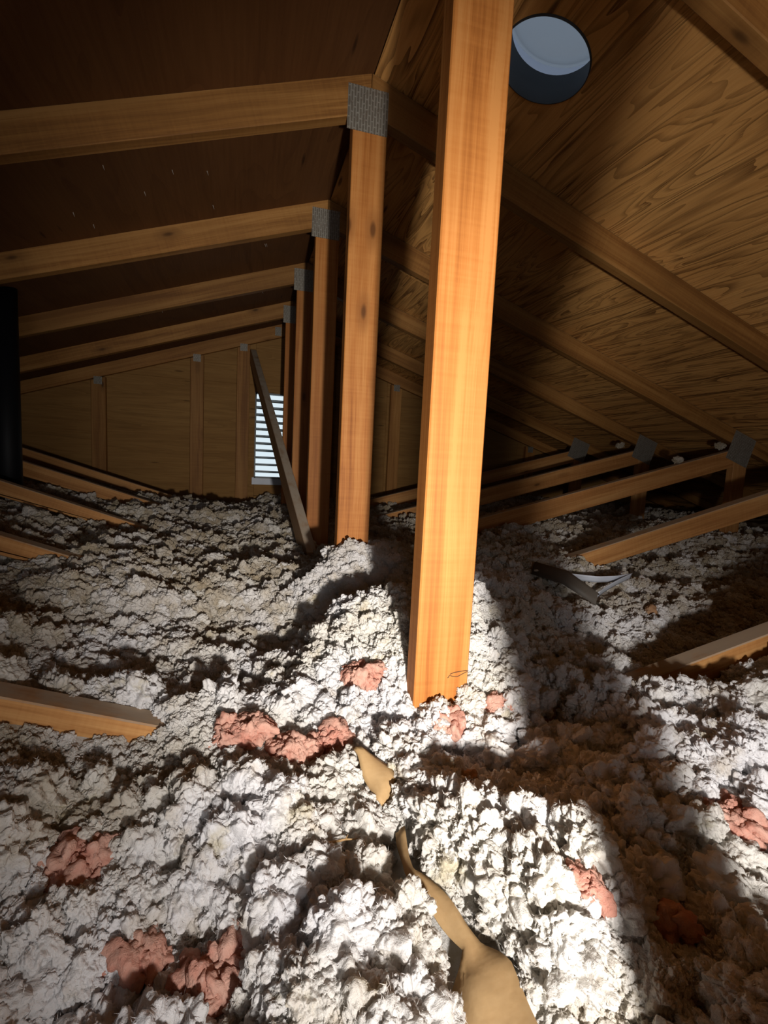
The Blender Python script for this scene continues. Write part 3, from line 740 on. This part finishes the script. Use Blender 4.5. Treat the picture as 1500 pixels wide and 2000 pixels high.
def fluff_nodes(mat):
    t = bpy.data.node_groups.new('wool_tufts', 'GeometryNodeTree')
    t.interface.new_socket('Geometry', in_out='INPUT', socket_type='NodeSocketGeometry')
    t.interface.new_socket('Geometry', in_out='OUTPUT', socket_type='NodeSocketGeometry')
    N = t.nodes.new; Lk = t.links.new
    gi, go = N('NodeGroupInput'), N('NodeGroupOutput')
    def attr(nm, ty):
        a = N('GeometryNodeInputNamedAttribute'); a.data_type = ty; a.inputs[0].default_value = nm
        return [s for s in a.outputs if s.enabled][0]
    def mth(op, x, y):
        n_ = N('ShaderNodeMath'); n_.operation = op
        for i, v in enumerate((x, y)):
            if isinstance(v, (int, float)): n_.inputs[i].default_value = v
            else: Lk(v, n_.inputs[i])
        return n_.outputs[0]
    jall = N('GeometryNodeJoinGeometry')
    cone = N('GeometryNodeMeshCone'); cone.inputs['Vertices'].default_value = 3; cone.inputs['Radius Top'].default_value = 0; cone.inputs['Radius Bottom'].default_value = .012; cone.inputs['Depth'].default_value = .17
    for k in range(6):
        ico = N('GeometryNodeMeshIcoSphere'); ico.inputs['Radius'].default_value = 1; ico.inputs['Subdivisions'].default_value = 6
        pos = N('GeometryNodeInputPosition'); 
        ws = N('ShaderNodeTexNoise'); ws.noise_dimensions = '4D'; Lk(pos.outputs[0], ws.inputs['Vector']); ws.inputs['W'].default_value = k*7.3; ws.inputs['Scale'].default_value = 1.1; ws.inputs['Detail'].default_value = 2
        vo = N('ShaderNodeTexVoronoi'); vo.voronoi_dimensions = '4D'; Lk(pos.outputs[0], vo.inputs['Vector']); vo.inputs['W'].default_value = k*3.1; vo.inputs['Scale'].default_value = 1.7
        v2 = N('ShaderNodeTexVoronoi'); v2.voronoi_dimensions = '4D'; Lk(pos.outputs[0], v2.inputs['Vector']); v2.inputs['W'].default_value = k*5.7; v2.inputs['Scale'].default_value = 4.2
        v3 = N('ShaderNodeTexVoronoi'); v3.voronoi_dimensions = '4D'; v3.inputs['W'].default_value = k*9.1; v3.inputs['Scale'].default_value = 8.5
        wp = N('ShaderNodeTexNoise'); Lk(pos.outputs[0], wp.inputs['Vector']); wp.inputs['Scale'].default_value = 3.0; wp.inputs['Detail'].default_value = 3
        wm = N('ShaderNodeVectorMath'); wm.operation = 'MULTIPLY_ADD'; Lk(wp.outputs[1], wm.inputs[0]); wm.inputs[1].default_value = (.5,.5,.5); Lk(pos.outputs[0], wm.inputs[2])
        for vv in (vo, v2, v3): Lk(wm.outputs[0], vv.inputs['Vector'])
        sq = lambda v: mth('MULTIPLY', v.outputs['Distance'], v.outputs['Distance'])
        fz = N('ShaderNodeTexNoise'); Lk(wm.outputs[0], fz.inputs['Vector']); fz.inputs['Scale'].default_value = 9; fz.inputs['Detail'].default_value = 5; fz.inputs['Roughness'].default_value = .7
        r = mth('ADD', mth('MULTIPLY', ws.outputs[0], 1.6), mth('MULTIPLY', sq(vo), -.56))
        r = mth('ADD', r, mth('MULTIPLY', sq(v2), -.25))
        r = mth('ADD', r, mth('MULTIPLY', sq(v3), -.11))
        r = mth('ADD', r, mth('MULTIPLY', fz.outputs[0], .12))
        r = mth('ADD', r, -.60)
        vm = N('ShaderNodeVectorMath'); vm.operation = 'SCALE'; Lk(pos.outputs[0], vm.inputs[0]); Lk(r, vm.inputs['Scale'])
        sp = N('GeometryNodeSetPosition'); Lk(ico.outputs[0], sp.inputs[0]); Lk(vm.outputs[0], sp.inputs['Offset'])
        ss = N('GeometryNodeSetShadeSmooth'); Lk(sp.outputs[0], ss.inputs[0])
        sm = N('GeometryNodeSetMaterial'); Lk(ss.outputs[0], sm.inputs[0]); sm.inputs['Material'].default_value = mat
        # loose fibres standing out of the tuft
        dp = N('GeometryNodeDistributePointsOnFaces'); Lk(sp.outputs[0], dp.inputs['Mesh']); dp.inputs['Density'].default_value = 22; dp.inputs['Seed'].default_value = k
        rv_ = N('FunctionNodeRandomValue'); rv_.data_type = 'FLOAT_VECTOR'; rv_.inputs[0].default_value = (-1.15,-1.15,0); rv_.inputs[1].default_value = (1.15,1.15,3); rv_.inputs['Seed'].default_value = k+40
        e2 = N('FunctionNodeEulerToRotation'); Lk(rv_.outputs[0], e2.inputs[0])
        rr = N('FunctionNodeRotateRotation'); rr.rotation_space = 'LOCAL'; Lk(dp.outputs['Rotation'], rr.inputs[0]); Lk(e2.outputs[0], rr.inputs[1])
        rs = N('FunctionNodeRandomValue'); rs.data_type = 'FLOAT'; rs.inputs[2].default_value = .3; rs.inputs[3].default_value = 1.1; rs.inputs['Seed'].default_value = k+80
        io = N('GeometryNodeInstanceOnPoints'); Lk(dp.outputs['Points'], io.inputs['Points']); Lk(cone.outputs[0], io.inputs['Instance']); Lk(rr.outputs[0], io.inputs['Rotation']); Lk([q_ for q_ in rs.outputs if q_.enabled][0], io.inputs['Scale'])
        rl = N('GeometryNodeRealizeInstances'); Lk(io.outputs[0], rl.inputs[0])
        sm2 = N('GeometryNodeSetMaterial'); Lk(rl.outputs[0], sm2.inputs[0]); sm2.inputs['Material'].default_value = mat
        jj = N('GeometryNodeJoinGeometry'); Lk(sm.outputs[0], jj.inputs[0]); Lk(sm2.outputs[0], jj.inputs[0])
        one = N('GeometryNodeGeometryToInstance'); Lk(jj.outputs[0], one.inputs[0])
        Lk(one.outputs[0], jall.inputs[0])
    iop = N('GeometryNodeInstanceOnPoints'); Lk(gi.outputs[0], iop.inputs['Points']); Lk(jall.outputs[0], iop.inputs['Instance'])
    Lk(attr('tuft','BOOLEAN'), iop.inputs['Selection']); iop.inputs['Pick Instance'].default_value = True
    Lk(attr('tuft_kind','INT'), iop.inputs['Instance Index'])
    er = N('FunctionNodeEulerToRotation'); Lk(attr('tuft_turn','FLOAT_VECTOR'), er.inputs[0]); Lk(er.outputs[0], iop.inputs['Rotation'])
    Lk(attr('tuft_scale','FLOAT_VECTOR'), iop.inputs['Scale'])
    j = N('GeometryNodeJoinGeometry'); Lk(iop.outputs[0], j.inputs[0]); Lk(gi.outputs[0], j.inputs[0])
    Lk(j.outputs[0], go.inputs[0])
    return t
md = ins.modifiers.new('tufts', 'NODES'); md.node_group = fluff_nodes(M['wool'])

# ------------------------------------------------------------------ coloured tufts lying in the white wool
_bm = bmesh.new(); bmesh.ops.create_icosphere(_bm, subdivisions=4, radius=1)
ICO_V = np.array([v.co[:] for v in _bm.verts]); ICO_F = np.array([[v.index for v in f.verts] for f in _bm.faces]); _bm.free()
def tuft_mesh(name, n, rx, ry, rz, smin, smax, mat, seed):
    rng = np.random.default_rng(seed); VV = []; FF = []; o = 0
    n = int(n*2.2)
    for i in range(n):
        d = rng.normal(size=3); d /= np.linalg.norm(d); d *= rng.random()**(1/2.2)
        s = .68*(smin + (smax-smin)*rng.random()**1.6)
        st = rng.uniform(.7, 1.35, 3)
        q = ICO_V*1.0; q = q + .35*np.stack([vnoise(q*3+i, 3), vnoise(q*3+i, 4), vnoise(q*3+i, 5)], 1)
        rad = 1.5*vnoise(q*1.2+seed+i*3.1, 7) + .55 - .5*worley(q*1.8+i*5.3+seed, 9)**2 - .34*worley(q*4.3+i*2.3, 10)**2 - .16*worley(q*8.5+i*1.3, 12)**2 + .14*(vnoise(q*13+i, 13)-.5)
        v = ICO_V*np.maximum(rad, .12)[:,None]*s*st
        a, b_ = rng.uniform(0, 6.28, 2)
        Rz = np.array([[math.cos(a),-math.sin(a),0],[math.sin(a),math.cos(a),0],[0,0,1]]); Rx = np.array([[1,0,0],[0,math.cos(b_),-math.sin(b_)],[0,math.sin(b_),math.cos(b_)]])
        v = v @ (Rz@Rx).T + d*np.array([rx,ry,rz])
        VV.append(v); FF.append(ICO_F+o); o += len(v)
    V_ = np.concatenate(VV); F_ = np.concatenate(FF).astype(np.int32)
    me = bpy.data.meshes.new(name); me.vertices.add(len(V_)); me.vertices.foreach_set('co', V_.ravel())
    me.loops.add(F_.size); me.loops.foreach_set('vertex_index', F_.ravel()); me.polygons.add(len(F_))
    me.polygons.foreach_set('loop_start', np.arange(0, F_.size, 3, dtype=np.int32)); me.update(); me.validate()
    me.materials.append(mat); me.polygons.foreach_set('use_smooth', np.ones(len(F_), bool))
    return link(bpy.data.objects.new(name, me))
def tuft_at(x, y, rx, ry, label, mat='pink', n=16, lift=.008, rz=.014, seed=1, smin=.009, smax=.020, name='wool_tuft', z=None, group='pink tufts in the white wool'):
    o = tuft_mesh(name, n, rx, ry, rz, smin, smax, M[mat], seed)
    o.location = (x, y, (float(Hfull(np.array([x]), np.array([y]))[0]) if z is None else z) + lift)
    tag(o, label, 'insulation tuft', group); return o

for args in PINKS:
    x, y, rx, ry, lab, mt, n, lift, rz, sd = args
    tuft_at(x, y, rx, ry, lab, mt, n, lift+.003, rz, sd)
tuft_at(-.021,.542,.009,.012,'small tan tuft standing in the hollow before the orange post','tan_wool',9,.014,.012,14, group='tan tufts in the white wool')
tuft_at(.725,1.002,.010,.008,'tiny tan tuft in the lit wool on the right, before the grey metal scrap','tan_wool',7,.010,.006,15, group='tan tufts in the white wool')
for x, y, z, rx, lab, sd in ((2.000,2.597,ZO+.158,.030,'white tuft caught on the web of the fourth truss beside its nail plate',21),
                         (2.045,1.964,ZO+.150,.034,'white tuft caught on the web of the third truss beside its nail plate',22),
                         (1.791,1.964,ZO+.068,.022,'thin white fluff lying midway along the web of the third truss',23)):
    tuft_at(x, y, rx, .010, lab, 'wool', 12, .004, .012, sd, .008, .017, z=z, group='white tufts on the right hand webs')

def sheet(name, rows, mat, th=.0012, parent=None):
    """thin bent sheet through rows of points (each row the same length)"""
    bm = bmesh.new(); P = [[bm.verts.new(p) for p in r] for r in rows]
    for A, B in zip(P, P[1:]):
        for i in range(len(A)-1): bm.faces.new((A[i], A[i+1], B[i+1], B[i]))
    bmesh.ops.recalc_face_normals(bm, faces=bm.faces)
    o = bm_obj(name, bm, mat, parent, True)
    md = o.modifiers.new('thickness', 'SOLIDIFY'); md.thickness = th; md.offset = 0
    return o
# kraft paper strip running towards the camera, a crease along its left part
rows = []
fine = np.linspace(0, len(STRIP)-1, 40)
for t in fine:
    i = min(int(t), len(STRIP)-2); u = t-i
    c = STRIP[i]*(1-u)+STRIP[i+1]*u; wd = STRIPW[i]*(1-u)+STRIPW[i+1]*u
    d = STRIP[i+1]-STRIP[i]; nrm = np.array((d[1], -d[0]))/np.hypot(*d)
    if nrm[0] < 0: nrm = -nrm
    r = []
    for v in (-1, -.62, -.5, -.1, .35, 1):
        wob = .0022*math.sin(t*3.1+v*2) if abs(v) == 1 else 0
        q = c + nrm*(wd*v + wob)
        z = float(H0(np.array([q[0]]), np.array([q[1]]))[0])
        r.append((q[0], q[1], z + .016 + wd*(.16*v + (-.30 if v < -.55 else 0)*abs(v)) + .0015*math.sin(5*t+2*v)))
    rows.append(r)
tag(sheet('kraft_paper_strip', rows, M['kraft'], .0012), 'tan kraft paper strip narrowing as it runs from the bottom edge into the wool', 'paper')
rows = []
for i in range(11):
    u = i/10; c = FLAP[0]*(1-u)+FLAP[1]*u; wd = .012+.034*math.sin(math.pi*min(1, .12+u*.9))**.8*(1-.35*u)
    z = float(H0(np.array([c[0]]), np.array([c[1]]))[0])
    rows.append([(c[0]-.006+wd*v+.0015*math.sin(9*u+4*v), c[1]-wd*.30*v-.004*math.sin(3*v), z+.026-.012*u+wd*(.35-.55*v)*v+.003*math.sin(7*u+5*v)) for v in (0,.15,.35,.6,.8,1)])
tag(sheet('kraft_paper_flap', rows, M['kraft'], .0012), 'short torn tan paper flap sticking up before the pink tufts', 'paper')

# grey sheet metal scrap with two bent straps
ms = empty('metal_scrap', (.55, 1.13, ZO-.322)); tag(ms, 'grey sheet metal scrap with two bent straps lying in the wool on the right', 'scrap')
o0 = np.array((.55, 1.13, ZO-.33))
def W(x, y, z): return tuple(np.array((x, y, z+ZO))-o0)
rows = []
A = [(.545,1.25,-.292),(.568,1.13,-.292),(.592,1.035,-.330)]; B = [(.485,1.185,-.308),(.525,1.10,-.315),(.572,1.02,-.352)]
for a_, b_ in zip(A, B):
    a_, b_ = np.array(a_), np.array(b_); rows.append([W(*(a_*(1-v)+b_*v+np.array((0,0,.016*math.sin(math.pi*v))))) for v in (0,.2,.4,.6,.8,1)])
sheet('sheet', rows, M['shaded_sheet'], .0015, ms)
def strap(pts, wd):
    pts = np.array(pts); n = 16; rows = []
    for i in range(n+1):
        t = i/n*(len(pts)-1); k = min(int(t), len(pts)-2); u = t-k
        c = pts[k]*(1-u)+pts[k+1]*u
        rows.append([W(*(c+np.array((0,-.35,.94))*wd*v)) for v in (-.5,-.15,.2,.5)])
    sheet('strap', rows, M['grey_metal'], .0015, ms)
strap([(.575,1.153,-.308),(.656,1.122,-.312),(.726,1.132,-.314),(.800,1.157,-.314)], .020)
strap([(.806,1.157,-.312),(.765,1.138,-.316),(.729,1.122,-.320),(.690,1.105,-.326),(.66,1.092,-.332),(.612,1.066,-.340)], .019)

# twigs and splinters on the wool
def twig(name, a, b, r, label, branch=None, mat='graphite'):
    bm = bmesh.new(); a, b = Vector(a), Vector(b)
    mid = (a+b)/2 + Vector((.001, .0005, .0015)); add_tube(bm, [a-a, mid-a, b-a], r, 6, .35)
    if branch: add_tube(bm, [mid-a, Vector(branch)-a], r*.6, 5, .3)
    o = bm_obj(name, bm, M[mat]); o.location = a; tag(o, label, 'twig', 'bits of debris on the wool'); return o
def hz(x, y): return float(Hfull(np.array([x]), np.array([y]))[0])
twig('dry_twig', (-.209,.469,hz(-.209,.469)+.024), (-.172,.478,hz(-.172,.478)+.030), .0016, 'small brown dry twig on the white wool left of the kraft paper strip', (-.188,.470,hz(-.188,.47)+.038), 'kraft')
twig('splinter', (.244,.467,hz(.244,.467)+.030), (.226,.430,hz(.226,.43)+.014), .0011, 'thin dark splinter standing in the shaded wool on the right')
